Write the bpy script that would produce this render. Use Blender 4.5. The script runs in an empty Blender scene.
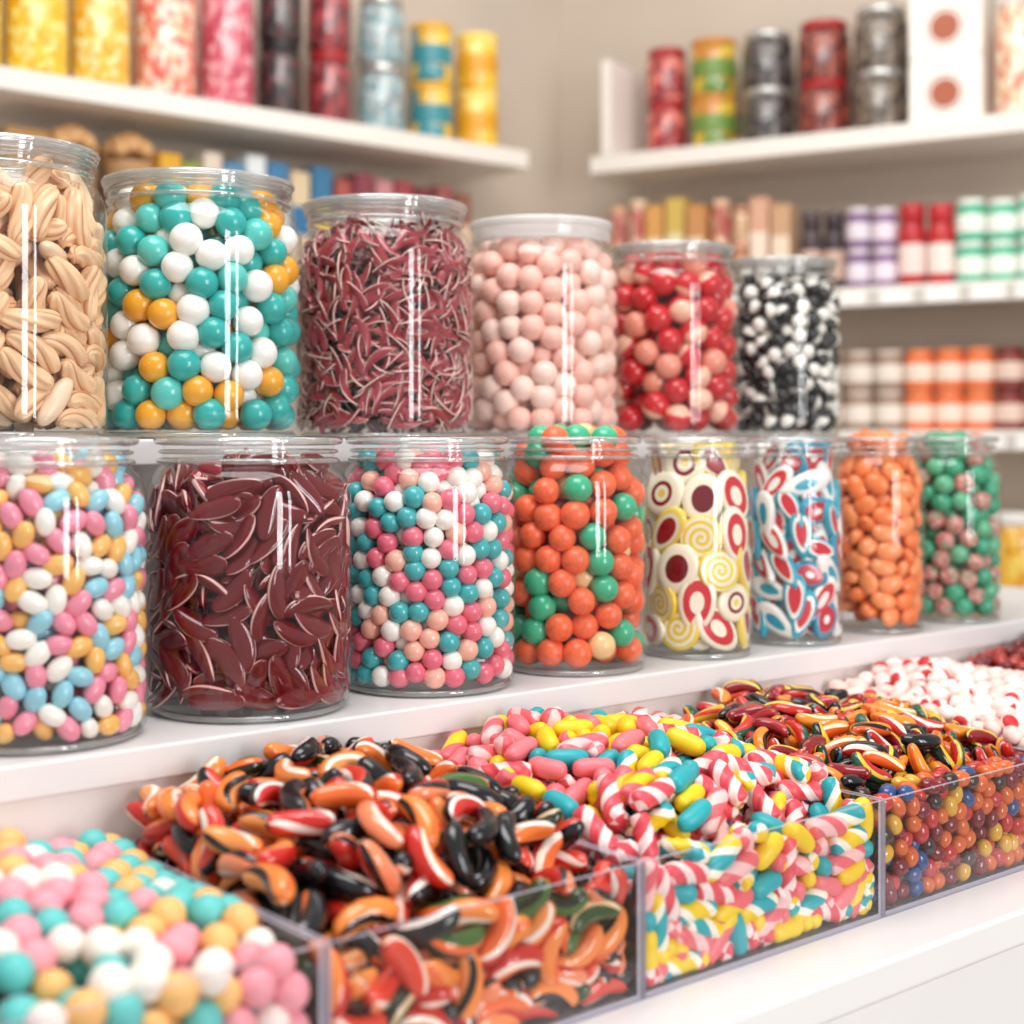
import bpy, math, random, bmesh
import numpy as np
from mathutils import Vector, Matrix
random.seed(11); rng=np.random.default_rng(11)
scene=bpy.context.scene
COL=scene.collection
F=1500.0; ZC=1.30
ux,uy=1778/2326.3,1500/2326.3
P0=(-.371,1.088)
TH=math.atan2(uy,ux)
def W(s,t,z=0): return Vector((P0[0]+s*ux-t*uy, P0[1]+s*uy+t*ux, ZC+z))
def s_at(px,t):
    a=(px-512)/F; bx=P0[0]-t*uy; by=P0[1]+t*ux
    return (a*by-bx)/(ux-a*uy)
vx,vy=2545/2954.1,-1500/2954.1
Q0=(.187,3.6)
TR=math.atan2(vy,vx)
def WR(k,m,z=0): return Vector((Q0[0]+k*vx-m*vy, Q0[1]+k*vy+m*vx, ZC+z))
def k_at(px,m):
    a=(px-512)/F; bx=Q0[0]-m*vy; by=Q0[1]+m*vx
    return (a*by-bx)/(vx-a*vy)
FR={'L':(W,s_at,TH),'R':(WR,k_at,TR)}

# ---------------------------------------------------------------- materials
def lin(h):
    h=h.lstrip('#'); c=[int(h[i:i+2],16)/255 for i in (0,2,4)]
    return tuple(x/12.92 if x<=.04045 else ((x+.055)/1.055)**2.4 for x in c)+(1,)
MC={}
def pmat(name,hexc,rough=.4,noise=0,coat=0,metal=0,scale=20,sss=0):
    key=(name,hexc,rough)
    if key in MC: return MC[key]
    m=bpy.data.materials.new(name); m.use_nodes=True
    nt=m.node_tree; b=nt.nodes['Principled BSDF']
    b.inputs['Base Color'].default_value=lin(hexc)
    b.inputs['Roughness'].default_value=rough
    b.inputs['Metallic'].default_value=metal
    b.inputs['Coat Weight'].default_value=coat
    if sss:
        b.inputs['Subsurface Weight'].default_value=sss
        b.inputs['Subsurface Radius'].default_value=(1.0,.7,.6)
        b.inputs['Subsurface Scale'].default_value=.005
    if noise:
        tc=nt.nodes.new('ShaderNodeTexCoord'); n=nt.nodes.new('ShaderNodeTexNoise')
        n.inputs['Scale'].default_value=scale; n.inputs['Detail'].default_value=4
        nt.links.new(tc.outputs['Object'],n.inputs['Vector'])
        r=nt.nodes.new('ShaderNodeValToRGB'); c=lin(hexc)
        r.color_ramp.elements[0].position=.3; r.color_ramp.elements[1].position=.7
        r.color_ramp.elements[0].color=tuple(x*(1-noise) for x in c[:3])+(1,)
        r.color_ramp.elements[1].color=tuple(min(1,x*(1+noise)) for x in c[:3])+(1,)
        nt.links.new(n.outputs['Fac'],r.inputs['Fac']); nt.links.new(r.outputs['Color'],b.inputs['Base Color'])
    MC[key]=m; return m
SSS_COLS={'#fcc4b6','#fdd8cc','#ee4a3a','#3db68a','#f6d09a','#8e0f22','#a8182e','#6e0815','#98142a'}
def cand_mat(h,rough=.28): return pmat('sugar_shell_'+h,h,rough,coat=.35 if rough<.3 else 0,noise=.07,scale=60,sss=.5 if h in SSS_COLS else 0)
def cell_mat(name,cols,scale,rough=.2):
    m=bpy.data.materials.new(name); m.use_nodes=True
    nt=m.node_tree; b=nt.nodes['Principled BSDF']; b.inputs['Roughness'].default_value=rough
    b.inputs['Coat Weight'].default_value=.9; b.inputs['Coat Roughness'].default_value=.03
    tc=nt.nodes.new('ShaderNodeTexCoord'); v=nt.nodes.new('ShaderNodeTexVoronoi'); v.inputs['Scale'].default_value=scale
    nt.links.new(tc.outputs['Object'],v.inputs['Vector'])
    s=nt.nodes.new('ShaderNodeSeparateColor'); nt.links.new(v.outputs['Color'],s.inputs['Color'])
    r=nt.nodes.new('ShaderNodeValToRGB'); r.color_ramp.interpolation='CONSTANT'
    e=r.color_ramp.elements
    while len(e)<len(cols): e.new(.5)
    for i,c in enumerate(cols):
        e[i].position=i/len(cols)
    for i,c in enumerate(cols): e[i].color=lin(c)
    nt.links.new(s.outputs[0],r.inputs['Fac']); nt.links.new(r.outputs['Color'],b.inputs['Base Color'])
    bp=nt.nodes.new('ShaderNodeBump'); bp.inputs['Strength'].default_value=.6; bp.inputs['Distance'].default_value=.01; bp.invert=True
    nt.links.new(v.outputs['Distance'],bp.inputs['Height']); nt.links.new(bp.outputs['Normal'],b.inputs['Normal'])
    return m
def glass_mat(name,tint=(.985,.993,.993),base=.046,gain=.48,power=3.8,rough=.045,milky=0):
    m=bpy.data.materials.new(name); m.use_nodes=True; nt=m.node_tree; nt.nodes.clear()
    out=nt.nodes.new('ShaderNodeOutputMaterial'); mix=nt.nodes.new('ShaderNodeMixShader')
    tr=nt.nodes.new('ShaderNodeBsdfTransparent'); tr.inputs[0].default_value=tint+(1,)
    gl=nt.nodes.new('ShaderNodeBsdfGlossy'); gl.inputs['Roughness'].default_value=rough
    lw=nt.nodes.new('ShaderNodeLayerWeight'); lw.inputs['Blend'].default_value=.5
    p=nt.nodes.new('ShaderNodeMath'); p.operation='POWER'; p.inputs[1].default_value=power
    q=nt.nodes.new('ShaderNodeMath'); q.operation='MULTIPLY_ADD'; q.inputs[1].default_value=gain; q.inputs[2].default_value=base
    nt.links.new(lw.outputs['Facing'],p.inputs[0]); nt.links.new(p.outputs[0],q.inputs[0])
    nt.links.new(q.outputs[0],mix.inputs[0])
    if milky:
        d=nt.nodes.new('ShaderNodeBsdfDiffuse'); d.inputs[0].default_value=(.95,.93,.91,1)
        mm=nt.nodes.new('ShaderNodeMixShader'); mm.inputs[0].default_value=milky
        nt.links.new(tr.outputs[0],mm.inputs[1]); nt.links.new(d.outputs[0],mm.inputs[2]); nt.links.new(mm.outputs[0],mix.inputs[1])
    else: nt.links.new(tr.outputs[0],mix.inputs[1])
    nt.links.new(gl.outputs[0],mix.inputs[2]); nt.links.new(mix.outputs[0],out.inputs[0])
    return m
G_BODY=glass_mat('clear_jar_glass')
G_RIM=glass_mat('thick_rim_glass',tint=(.95,.965,.965),base=.15,gain=.8,power=1.5,rough=.02,milky=.14)
G_LID=glass_mat('clear_lid_glass',tint=(.96,.97,.97),base=.10,gain=.7,power=2.2,rough=.02,milky=.06)
G_MILK=glass_mat('frosted_lid_plastic',base=.06,gain=.5,milky=.38,rough=.15)
G_ACR=glass_mat('clear_acrylic',tint=(.985,.985,.99),base=.03,gain=.6,power=3.5,rough=.02)
def edge_mat():
    m=bpy.data.materials.new('acrylic_cut_edge'); m.use_nodes=True; nt=m.node_tree; b=nt.nodes['Principled BSDF']
    b.inputs['Base Color'].default_value=lin('#c2becc'); b.inputs['Roughness'].default_value=.12; b.inputs['Alpha'].default_value=.75
    return m
G_EDGE=edge_mat()
WHITE=pmat('white_lacquer','#e9e7e7',.35,noise=.02,scale=6)
WHITE2=pmat('white_board','#e9e4e0',.45,noise=.03,scale=5)

# ---------------------------------------------------------------- mesh helpers
def mk_mesh(name,V,Fc,mats,mi=None,smooth=True):
    me=bpy.data.meshes.new(name); me.from_pydata([tuple(map(float,v)) for v in V],[],Fc)
    for m in mats: me.materials.append(m)
    if mi is not None: me.polygons.foreach_set('material_index',np.array(mi,dtype=np.int32))
    me.polygons.foreach_set('use_smooth',np.full(len(me.polygons),smooth))
    me.update(); return me
def obj(name,me,loc=(0,0,0),rz=0,parent=None,**props):
    o=bpy.data.objects.new(name,me); COL.objects.link(o)
    o.location=loc; o.rotation_euler=(0,0,rz)
    if parent is not None: o.parent=parent
    for k,v in props.items(): o[k]=v
    return o
def lathe(prof,seg=48,closed=False):
    V=[];Fc=[];n=len(prof)
    for (r,z) in prof:
        for j in range(seg):
            a=2*math.pi*j/seg; V.append((r*math.cos(a),r*math.sin(a),z))
    rows=range(n if closed else n-1)
    for i in rows:
        i2=(i+1)%n
        for j in range(seg):
            j2=(j+1)%seg
            Fc.append((i*seg+j,i*seg+j2,i2*seg+j2,i2*seg+j))
    return V,Fc
def bead(R,z,w,h,seg=48):
    pr=[(R+w*math.cos(a),z+h*math.sin(a)) for a in [2*math.pi*i/8 for i in range(8)]]
    return lathe(pr,seg,True)
def joinvf(parts):
    V=[];Fc=[]
    for v,f in parts:
        o=len(V); V+=v; Fc+=[tuple(i+o for i in q) for q in f]
    return V,Fc
def boxmesh(name,sx,sy,sz,mat,bev=0.0,edge=None):
    bm=bmesh.new(); bmesh.ops.create_cube(bm,size=1)
    for v in bm.verts: v.co=Vector((v.co.x*sx,v.co.y*sy,(v.co.z+.5)*sz))
    if bev: bmesh.ops.bevel(bm,geom=list(bm.edges),offset=bev,segments=2,profile=.5,affect='EDGES')
    me=bpy.data.meshes.new(name); me.materials.append(mat)
    if edge:
        me.materials.append(edge)
        mx=max(f.calc_area() for f in bm.faces)
        for f in bm.faces:
            if f.calc_area()<mx*.2: f.material_index=1
    bm.to_mesh(me); bm.free(); return me
def fbox(name,fr,a0,a1,b0,b1,z0,z1,mat,bev=0.0,parent=None,edge=None,**props):
    Wf,_,rz=FR[fr]
    me=boxmesh(name,a1-a0,b1-b0,z1-z0,mat,bev,edge)
    return obj(name,me,Wf((a0+a1)/2,(b0+b1)/2,z0),rz,None,**props) if parent is None else _child(name,me,Wf((a0+a1)/2,(b0+b1)/2,z0),rz,parent,props)
def _child(name,me,loc,rz,parent,props):
    o=obj(name,me,(0,0,0),0,parent,**props)
    Mw=Matrix.Translation(loc)@Matrix.Rotation(rz,4,'Z')
    Pw=Matrix.Translation(parent.location)@Matrix.Rotation(parent.rotation_euler.z,4,'Z')
    o.matrix_local=Pw.inverted()@Mw
    return o
def empty(name,loc,rz,**props):
    o=bpy.data.objects.new(name,None); COL.objects.link(o); o.location=loc; o.rotation_euler=(0,0,rz); o.empty_display_size=.05
    for k,v in props.items(): o[k]=v
    return o

# ---------------------------------------------------------------- candy shapes
def cand(L,w,h,p=2,arc=0,twist=0,ridge=0,nr=0,n=14,m=14,matf=None,zb=0,warc=0,taper=0):
    V=[];Fc=[];mi=[]
    def place(x,y,z):
        z=z+zb*(x/L)**2
        if abs(arc)>1e-4:
            Rc=L/arc; th=arc*x/L
            return ((Rc-y)*math.sin(th), Rc-(Rc-y)*math.cos(th)-Rc*(1-math.cos(arc*.6)), z)
        return (x,y,z)
    V.append(place(-L,0,0))
    for i in range(1,n):
        tau=i/n; x=-L*math.cos(math.pi*tau); R=max(0,1-abs(x/L)**p)**(1/p)
        R*=1-taper*(x/L)
        for j in range(m):
            ph=2*math.pi*j/m; rr=R*(1+ridge*math.cos(nr*ph))
            y=w*rr*math.cos(ph); z=h*rr*math.sin(ph)
            a=twist*x/L; c,s=math.cos(a),math.sin(a)
            y,z=y*c-z*s,y*s+z*c
            V.append(place(x,y,z))
    V.append(place(L,0,0)); last=len(V)-1
    for i in range(0,n):
        for j in range(m):
            j2=(j+1)%m
            if i==0: f=(0,1+j2,1+j)
            elif i==n-1: f=(1+(n-2)*m+j,1+(n-2)*m+j2,last)
            else: f=(1+(i-1)*m+j,1+(i-1)*m+j2,1+i*m+j2,1+i*m+j)
            Fc.append(f); mi.append(matf((i+.5)/n,(j+.5)/m) if matf else 0)
    return V,Fc,mi
def disc(cols,n,thick,tear=0,m=32,spiral=True,ex=1.2,off=0.0):
    V=[];Fc=[];mi=[]
    k=2 if spiral else 0
    def df(x,y):
        x*=ex; y/=ex**.5
        if tear:
            f=(x/ex+1)/2; y*=1-.75*tear*f**1.6; x=x*(1+.2*tear)
        return x,y
    rows=list(range(-k,n+1)); 
    def ring(rho,z,j):
        a=2*math.pi*j/m; x,y=df(rho*math.cos(a)+off*(1-rho),rho*math.sin(a)); return (x,y,z)
    top=[]
    for i in rows:
        r_=[]
        for j in range(m+1):
            rho=min(1,max(.01,(i+k*j/m)/n)); r_.append(len(V)); V.append(ring(rho*.93,thick*(1-.25*rho**4),j))
        top.append(r_)
    for ii,i in enumerate(rows[:-1]):
        for j in range(m):
            c=cols[i%2] if spiral else cols[min(i,len(cols)-1)]
            Fc.append((top[ii][j],top[ii+1][j],top[ii+1][j+1],top[ii][j+1])); mi.append(c)
    prev=top[-1]; oc=cols[-1]
    for rho,z in ((1,thick*.4),(1,-thick*.4),(.93,-thick*.8),(.01,-thick)):
        cur=[]
        for j in range(m+1): cur.append(len(V)); V.append(ring(rho,z,j))
        for j in range(m): Fc.append((prev[j],cur[j],cur[j+1],prev[j+1])); mi.append(oc)
        prev=cur
    return V,Fc,mi
def tmpl(kind,fn,cols,rough=.28,desc='',noise=None):
    mats=[cand_mat(c,rough) for c in cols]
    if noise: mats[0]=noise
    hi=fn(1); lo=fn(0)
    me=mk_mesh(kind,hi[0],hi[1],mats,hi[2])
    return dict(kind=kind,mesh=me,lo=lo,pts=np.array(lo[0]),mats=mats,desc=desc)
def ball(c,desc,rough=.28,kind='candy_ball',noise=None): return tmpl(kind,lambda Q:cand(1,1,1,n=16 if Q else 6,m=20 if Q else 8),[c],rough,desc,noise)
def oval(c,desc,L=1.3,w=.92,h=.85,kind='sugared_almond',rough=.28):
    return tmpl(kind,lambda Q:cand(L,w,h,2.1,n=16 if Q else 6,m=18 if Q else 8),[c],rough,desc)
def pill(cols,desc,L=1.9,w=.75,kind='candy_pillow',matf=None,arc=.12,p=3.2,twist=0,ridge=0,nr=0,h=None,rough=.35,m=18,n=22,zb=0,taper=0):
    return tmpl(kind,lambda Q:cand(L,w,h or w,p,arc=arc,twist=twist,ridge=ridge,nr=nr,n=n if Q else 8,m=m if Q else max(8,m//2),matf=matf,zb=zb,taper=taper),cols,rough,desc)

# ---------------------------------------------------------------- packing
def pairs(P,D2):
    s=(P*P).sum(1); dd=s[:,None]+s[None,:]-2*(P@P.T)
    I,J=np.nonzero(dd<D2); k=I<J; return I[k],J[k]
def push_apart(P,r,k=.38,grp=None):
    c=P.mean(0); I,J=pairs((P-c).astype(np.float32),(2*r)**2)
    if grp is not None: q=grp[I]!=grp[J]; I=I[q];J=J[q]
    if len(I)==0: return P
    d=P[I]-P[J]; dist=np.sqrt((d*d).sum(1))+1e-6
    ok=dist<2*r; I=I[ok];J=J[ok];d=d[ok];dist=dist[ok]
    push=d*((2*r-dist)/dist*k)[:,None]
    acc=np.zeros_like(P); np.add.at(acc,I,push); np.add.at(acc,J,-push)
    return P+acc
def relax(P,r,project,iters=45):
    for _ in range(iters): P=project(push_apart(P,r,.34))
    return P
def relax_rods(C,A,hl,rb,project,iters=40,K=3):
    n=len(C); offs=np.linspace(-hl,hl,K); grp=np.repeat(np.arange(n),K)
    B=(C[:,None,:]+A[:,None,:]*offs[None,:,None]).reshape(-1,3)
    for _ in range(iters):
        B=project(push_apart(B,rb,.32,grp)).reshape(n,K,3)
        C=B.mean(1); A=(B*offs[None,:,None]).sum(1); A/=np.linalg.norm(A,axis=1)[:,None]+1e-9
        B=(C[:,None,:]+A[:,None,:]*offs[None,:,None]).reshape(-1,3)
    return C,A
def sample_dom(lo,hi,inside,r,dens,cap=900,vol1=None):
    lo=np.array(lo);hi=np.array(hi)
    S=rng.random((20000,3))*(hi-lo)+lo; k=inside(S); vol=np.prod(hi-lo)*k.mean()
    N=int(min(cap,dens*vol/(vol1 or 4/3*math.pi*r**3)))
    return S[k][:N]
def basis(nrm,ang,tilt):
    z=Vector(nrm).normalized()
    z=(z+Vector(rng.normal(0,tilt,3))).normalized()
    a=Vector((0,0,1)) if abs(z.z)<.9 else Vector((1,0,0))
    x=z.cross(a).normalized(); y=z.cross(x)
    x=(x*math.cos(ang)+y*math.sin(ang)).normalized(); y=z.cross(x)
    return Matrix((x,y,z)).transposed().to_4x4()
def basis_ax(ax,nrm,roll=0):
    x=Vector(ax).normalized(); z=Vector(nrm)-x*Vector(nrm).dot(x)
    if z.length<1e-3: z=x.orthogonal()
    z.normalize(); y=z.cross(x)
    z=(z*math.cos(roll)+y*math.sin(roll)).normalized(); y=z.cross(x)
    return Matrix((x,y,z)).transposed().to_4x4()
def spawn(items,group,where,cat,prefix=''):
    base={}
    for t,M in items:
        if t['kind']+t['desc'] in base: o=base[t['kind']+t['desc']].copy()
        else:
            o=bpy.data.objects.new(t['kind'],t['mesh']); base[t['kind']+t['desc']]=o
        COL.objects.link(o); o.matrix_world=M
        o['label']=(t['desc']+' '+where); o['category']=cat; o['group']=group
def merged(items,name,label,cat,group):
    if not items: return
    mats=[];V=[];Fc=[];mi=[];off=0
    for t,M in items:
        v,f,m=t['lo']; A=np.array(M); vv=np.array(v)@A[:3,:3].T+A[:3,3]
        idx=[]
        for mm in t['mats']:
            if mm not in mats: mats.append(mm)
            idx.append(mats.index(mm))
        V.append(vv); Fc+=[tuple(i+off for i in qd) for qd in f]; mi+=[idx[i] for i in m]; off+=len(vv)
    V=np.concatenate(V); c=V.mean(axis=0); c[2]=V[:,2].min()
    me=mk_mesh(name,V-c,Fc,mats,mi)
    obj(name,me,tuple(c),0,None,kind='stuff',label=label,category=cat,group=group)

def pick(tm):
    w=np.array([x[1] for x in tm],float); return tm[rng.choice(len(tm),p=w/w.sum())][0]
def pick_even(P,tm,r):
    """choose templates so that equal colours do not clump"""
    chosen=[]
    P=np.asarray(P)
    for i in range(len(P)):
        t=pick(tm)
        near=[chosen[j]['desc'] for j in np.nonzero(((P[:i]-P[i])**2).sum(1)<(2.5*r)**2)[0]]
        if near.count(t['desc'])>=3: t=pick(tm)
        chosen.append(t)
    return chosen

def glass_jar(base,R,H,lid,label,group,fat=False):
    e=empty('glass_candy_jar',base,0,label=label,category='jar',group=group)
    prof=[(0.0,.0015),(R*.80,.001),(R*.86,0),(R*.94,.002),(R*.985,.008),(R,.018),(R,H*.74),(R*.997,H*.775),(R*.983,H*.81),(R*.955,H*.842),(R*.92,H*.864),(R*.88,H*.880),(R*.85,H*.891),(R*.836,H*.904),(R*.832,H*.93),(R*.832,H*.99)]
    a=lathe(prof,64); b=lathe([(0.0,.006),(R*.9,.006),(R*.955,.009),(R*.985,.02)],64)
    V,Fc=joinvf([a,b]); obj('jar_body',mk_mesh('jar_body',V,Fc,[G_BODY]),parent=e)
    RM=G_MILK if lid==2 else G_RIM
    for nm,(V,Fc) in (('neck_ring',bead(R*.842,H*.912,.0044,.0028,64)),('thread_ring',bead(R*.840,H*.945,.0030,.0020,64)),('rim_ring',bead(R*.850,H*.973 if lid else H*.984,.0064,.0040,64)),('base_ring',bead(R*.90,.0035,.004,.003,64))):
        obj(nm,mk_mesh(nm,V,Fc,[G_RIM if nm=='base_ring' else RM]),parent=e)
    if lid:
        zl=.90 if lid==2 else .942
        pr=[(0,H*1.0),(R*.82,H*1.0),(R*.875,H*.997),(R*.895,H*.985),(R*.90,H*(zl+.006)),(R*.888,H*zl),(R*.883,H*(zl+.005))]
        V,Fc=lathe(pr,64); obj('jar_lid',mk_mesh('jar_lid',V,Fc,[G_MILK if lid==2 else G_LID]),parent=e)
        V,Fc=bead(R*.893,H*.988,.0036,.0034,64); obj('lid_edge',mk_mesh('lid_edge',V,Fc,[RM]),parent=e)
    return e

def fill_jar(base,R,H,r,tm,size,top,flat,wm,group,where,tilt=.25,dens=.98,over=0,angf=None,cat='candy',layers=5,rod=None,shell2d=None,vbias=1.0,K=3,ncap=700,even=False):
    Rl=R-.0012; zf=.008; zt=H*top
    def rlim(z):
        f=np.clip((z-H*.76)/(H*.12),0,1)**1.5; return Rl*(1-f)+(R*.830-.0015)*f
    def inside(S):
        rho=np.hypot(S[:,0],S[:,1]); return (rho<rlim(S[:,2])-wm)&(rho>max(0,Rl-layers*r))
    def mkproj(wm_,rz,inn):
        def project(P):
            rho=np.hypot(P[:,0],P[:,1])+1e-6; lim=rlim(P[:,2])-wm_
            k=1+np.where(rho>lim-2.2*r,.0004,0)/rho
            P[:,0]*=k; P[:,1]*=k; rho=rho*k
            k=np.where(rho>lim,lim/rho,1); k=np.where(rho<inn,inn/rho,k); P[:,0]*=k; P[:,1]*=k
            P[:,2]=np.clip(P[:,2],zf+rz,zt-rz*.3); return P
        return project
    inn=max(0,Rl-layers*r)
    cand_=[];rest=[]
    tc=Vector((-base.x,-base.y)).normalized()
    todo=[]
    if shell2d:
        rd,step,nl=shell2d
        for L_ in range(nl):
            Rr=Rl-wm*.5-L_*step; circ=2*math.pi*Rr; hh=zt-zf-1.6*rd
            N=int(dens*circ*(hh+2*rd)/(math.pi*rd*rd))
            Q=np.stack([rng.random(N)*circ,rng.random(N)*hh],1)
            for _ in range(200):
                d=Q[:,None]-Q[None]; d[...,0]-=np.round(d[...,0]/circ)*circ
                dist=np.sqrt((d**2).sum(-1))+1e-9; np.fill_diagonal(dist,9)
                w_=np.clip(2*rd-dist,0,None)*.3/dist; Q=Q+(d*w_[...,None]).sum(1)
                Q[:,1]=np.clip(Q[:,1],0,hh)
            for a_,z_ in Q:
                th=a_/Rr; loc=np.array([Rr*math.cos(th),Rr*math.sin(th),zf+.8*rd+z_])
                rad=Vector((math.cos(th),math.sin(th),0))
                M=basis(rad,math.pi/2+rng.normal(0,.8),tilt)@Matrix.Scale(size*rng.uniform(.93,1.07),4)
                if M.col[2].to_3d().dot(rad)<0: M=M@Matrix.Rotation(math.pi,4,'X')
                todo.append((loc,M,pick(tm),L_*step,L_<2,rad))
    elif rod:
        hl,rb=rod
        C=sample_dom((-R,-R,zf+rb),(R,R,zt-rb),inside,r,dens,ncap,math.pi*rb*rb*2*hl+4/3*math.pi*rb**3)
        A=rng.normal(0,1,C.shape); A[:,2]*=vbias; rad=C.copy(); rad[:,2]=0; rad/=np.linalg.norm(rad,axis=1)[:,None]+1e-9
        A-=rad*(A*rad).sum(1)[:,None]*.8; A/=np.linalg.norm(A,axis=1)[:,None]
        C,A=relax_rods(C,A,hl,rb,mkproj(rb,rb,inn),40,K)
        for c_,a_ in zip(C,A):
            rad=Vector((c_[0],c_[1],0)).normalized()
            outer=math.hypot(c_[0],c_[1])>float(rlim(c_[2]))-3.2*rb
            M=basis_ax(a_,rad,rng.normal(0,tilt))@Matrix.Scale(size*rng.uniform(.95,1.05),4)
            todo.append((np.array(c_,float),M,pick(tm),None,outer,rad))
    else:
        P=sample_dom((-R,-R,zf+r*.8),(R,R,zt-r*.3),inside,r,dens)
        P=relax(P,r,mkproj(wm,r*.85,inn))
        chosen=pick_even(P,tm,r) if even else [pick(tm) for _ in P]
        for p,t in zip(P,chosen):
            rho=math.hypot(p[0],p[1]); rad=Vector((p[0],p[1],0)).normalized()
            outer=rho>float(rlim(p[2]))-wm-.9*r
            ang=rng.uniform(0,2*math.pi) if angf is None else angf()
            M=basis(rad if flat else rng.normal(0,1,3),ang,tilt)@Matrix.Scale(size*rng.uniform(.95,1.05),4)
            todo.append((np.array(p,float),M,t,0 if (outer and flat) else None,outer,rad))
    for loc,M,t,snap,outer,rad in todo:
        f=rad.x*tc.x+rad.y*tc.y
        A=np.array(M)[:3,:3]; pts=t['pts']@A.T*1.01
        for _ in range(4):
            q_=pts+loc; rh=np.hypot(q_[:,0],q_[:,1]); ex=(rh-rlim(q_[:,2])).max()
            if snap is not None: ex+=snap
            if ex>0 or (snap is not None and _==0): 
                loc[0]-=rad.x*ex*1.1; loc[1]-=rad.y*ex*1.1
        q_=pts[:,2]+loc[2]
        if q_.min()<zf: loc[2]+=zf-q_.min()
        if q_.max()>H*.985 : loc[2]-=q_.max()-H*.985
        M=Matrix.Translation(base+Vector(loc))@M
        if outer and f>-.02: cand_.append((-f,t,M))
        else: rest.append((t,M))
    cand_.sort(key=lambda x:x[0])
    ind=[(t,M) for _,t,M in cand_[:300]]; rest+=[(t,M) for _,t,M in cand_[300:]]
    for i in range(over):
        a=2.4*i; rr=R*.62*math.sqrt((i+.5)/over)
        M=Matrix.Translation(base+Vector((rr*math.cos(a),rr*math.sin(a),zt+r*(.9-.5*(rr/R)))))@basis(rng.normal(0,1,3),a,.2)@Matrix.Scale(size,4)
        ind.append((pick(tm),M))
    ri=Rl-(layers*r if not shell2d else shell2d[1]*shell2d[2]+r)
    if ri>r:
        z=zf+r
        while z<zt-r*.5:
            for x in np.arange(-ri,ri,2.0*r):
                for y in np.arange(-ri,ri,2.0*r):
                    if math.hypot(x,y)<ri:
                        M=Matrix.Translation(base+Vector((x,y,z)))@basis(rng.normal(0,1,3),rng.uniform(0,6.28),.2)@Matrix.Scale(size*(.9 if not shell2d else .6),4)
                        rest.append((pick(tm),M))
            z+=1.9*r
    spawn(ind,group,where,cat)
    merged(rest,'packed_candy',tm[0][0]['desc']+' pile inside glass jar',cat,group)

# colours / templates
def rimleaf(wd):
    def f(tau,ph):
        d=min(abs(ph),abs(ph-1),abs(ph-.5)); return 1 if d<wd else 0
    return f
leaf=[(pill([c,'#eebbb6'],'glossy burgundy licorice lozenge',L=2.15,w=.90,h=.46,p=2.0,kind='licorice_lozenge',matf=rimleaf(.042),arc=b,zb=z,m=28,n=22,rough=.08,twist=tw_),1) for c,b,z,tw_ in (('#8e0f22',.35,.20,.2),('#a8182e',-.3,-.18,-.2),('#6e0815',.25,.25,.3),('#98142a',-.3,.2,-.15))]
strip=[(pill([c,'#f0cfc4'],'thin wine red licorice strip with pale edge',L=3.0,w=.58,h=.22,p=3.0,kind='licorice_strip',matf=rimleaf(.075),arc=b,zb=z,twist=tw_,m=20,n=20,rough=.22),1) for c,b,z,tw_ in (('#7e1a24',.6,.4,.9),('#96303a',-.6,-.4,-1.0),('#62121b',.5,.4,1.2),('#8a242e',-.7,.3,.7))]
def edge2(tau,ph): return 1 if (.22<ph<.27 or .68<ph<.72) else 0
shell=[(pill([c,d],'cream tan ridged candy stick',L=2.4,w=.84,p=2.8,kind='ridged_candy_stick',ridge=.12,nr=6,arc=b,twist=1.0,m=48,n=24,rough=.32,matf=edge2),1) for c,b,d in (('#efc49a',.5,'#cd9166'),('#f6d6b6',-.4,'#dba882'),('#e6b082',.3,'#c0855a'))]+[(oval('#f5d6b6','smooth cream oval candy',2.2,.85,.7,'smooth_candy_oval',.3),.6)]
J1=[(oval('#fdf6ee','cream white sugared almond'),.30),(oval('#f290a8','pink sugared almond'),.29),(oval('#94d2e4','pale blue sugared almond'),.17),(oval('#f8bd66','golden yellow sugared almond'),.24)]
J3=[(ball('#fcf6ee','white candy pearl',.28,'candy_pearl'),.36),(ball('#ea6e84','coral pink candy pearl',.28,'candy_pearl'),.27),(ball('#3aaeb2','turquoise candy pearl',.28,'candy_pearl'),.27),(ball('#f9b8a4','peach candy pearl',.28,'candy_pearl'),.10)]
speck=pmat('speckled_orange_shell','#f46e44',.35,noise=.16,scale=3.4,sss=.4)
J4=[(ball('#f57248','coral orange gumball',.3,'gumball',speck),.56),(ball('#3db68a','mint green gumball',.25,'gumball'),.40),(ball('#f6d09a','cream yellow gumball',.25,'gumball'),.04)]
def rolls(defs,th=.22):
    out=[]
    for (cols_i,n,te,sp,ex,off),cols,d,wt in defs:
        out.append((tmpl('rolled_candy_slice',(lambda a:(lambda Q:disc(a[0],a[1],th,a[2],36 if Q else 12,a[3],a[4],a[5])))((cols_i,n,te,sp,ex,off)),cols,.22,d),wt))
    return out
J5=rolls([(([0,1],6,0,True,1.05,0),['#fbf1d4','#f2cf48'],'cream and yellow swirled candy slice',1.3),
          (([1,1,1,0,0],5,0,False,1.14,0),['#fbf1d8','#74101f','#f2d35a'],'cream candy slice with maroon centre',1.1),
          (([2,0,1,0,0],5,0,False,1.08,0),['#fbf1d8','#8a1426','#f2d35a'],'cream candy slice with maroon ring',.7),
          (([1,1,1,0,2],5,.6,False,1.28,-.1),['#fdf2dc','#a61628','#f4d964'],'teardrop cream slice with red centre',1.1),
          (([0,0,1,1,0],5,.25,False,1.25,0),['#fdf2dc','#d22c38','#f2d35a'],'cream slice with bold red band',1.0)],.24)
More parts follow.
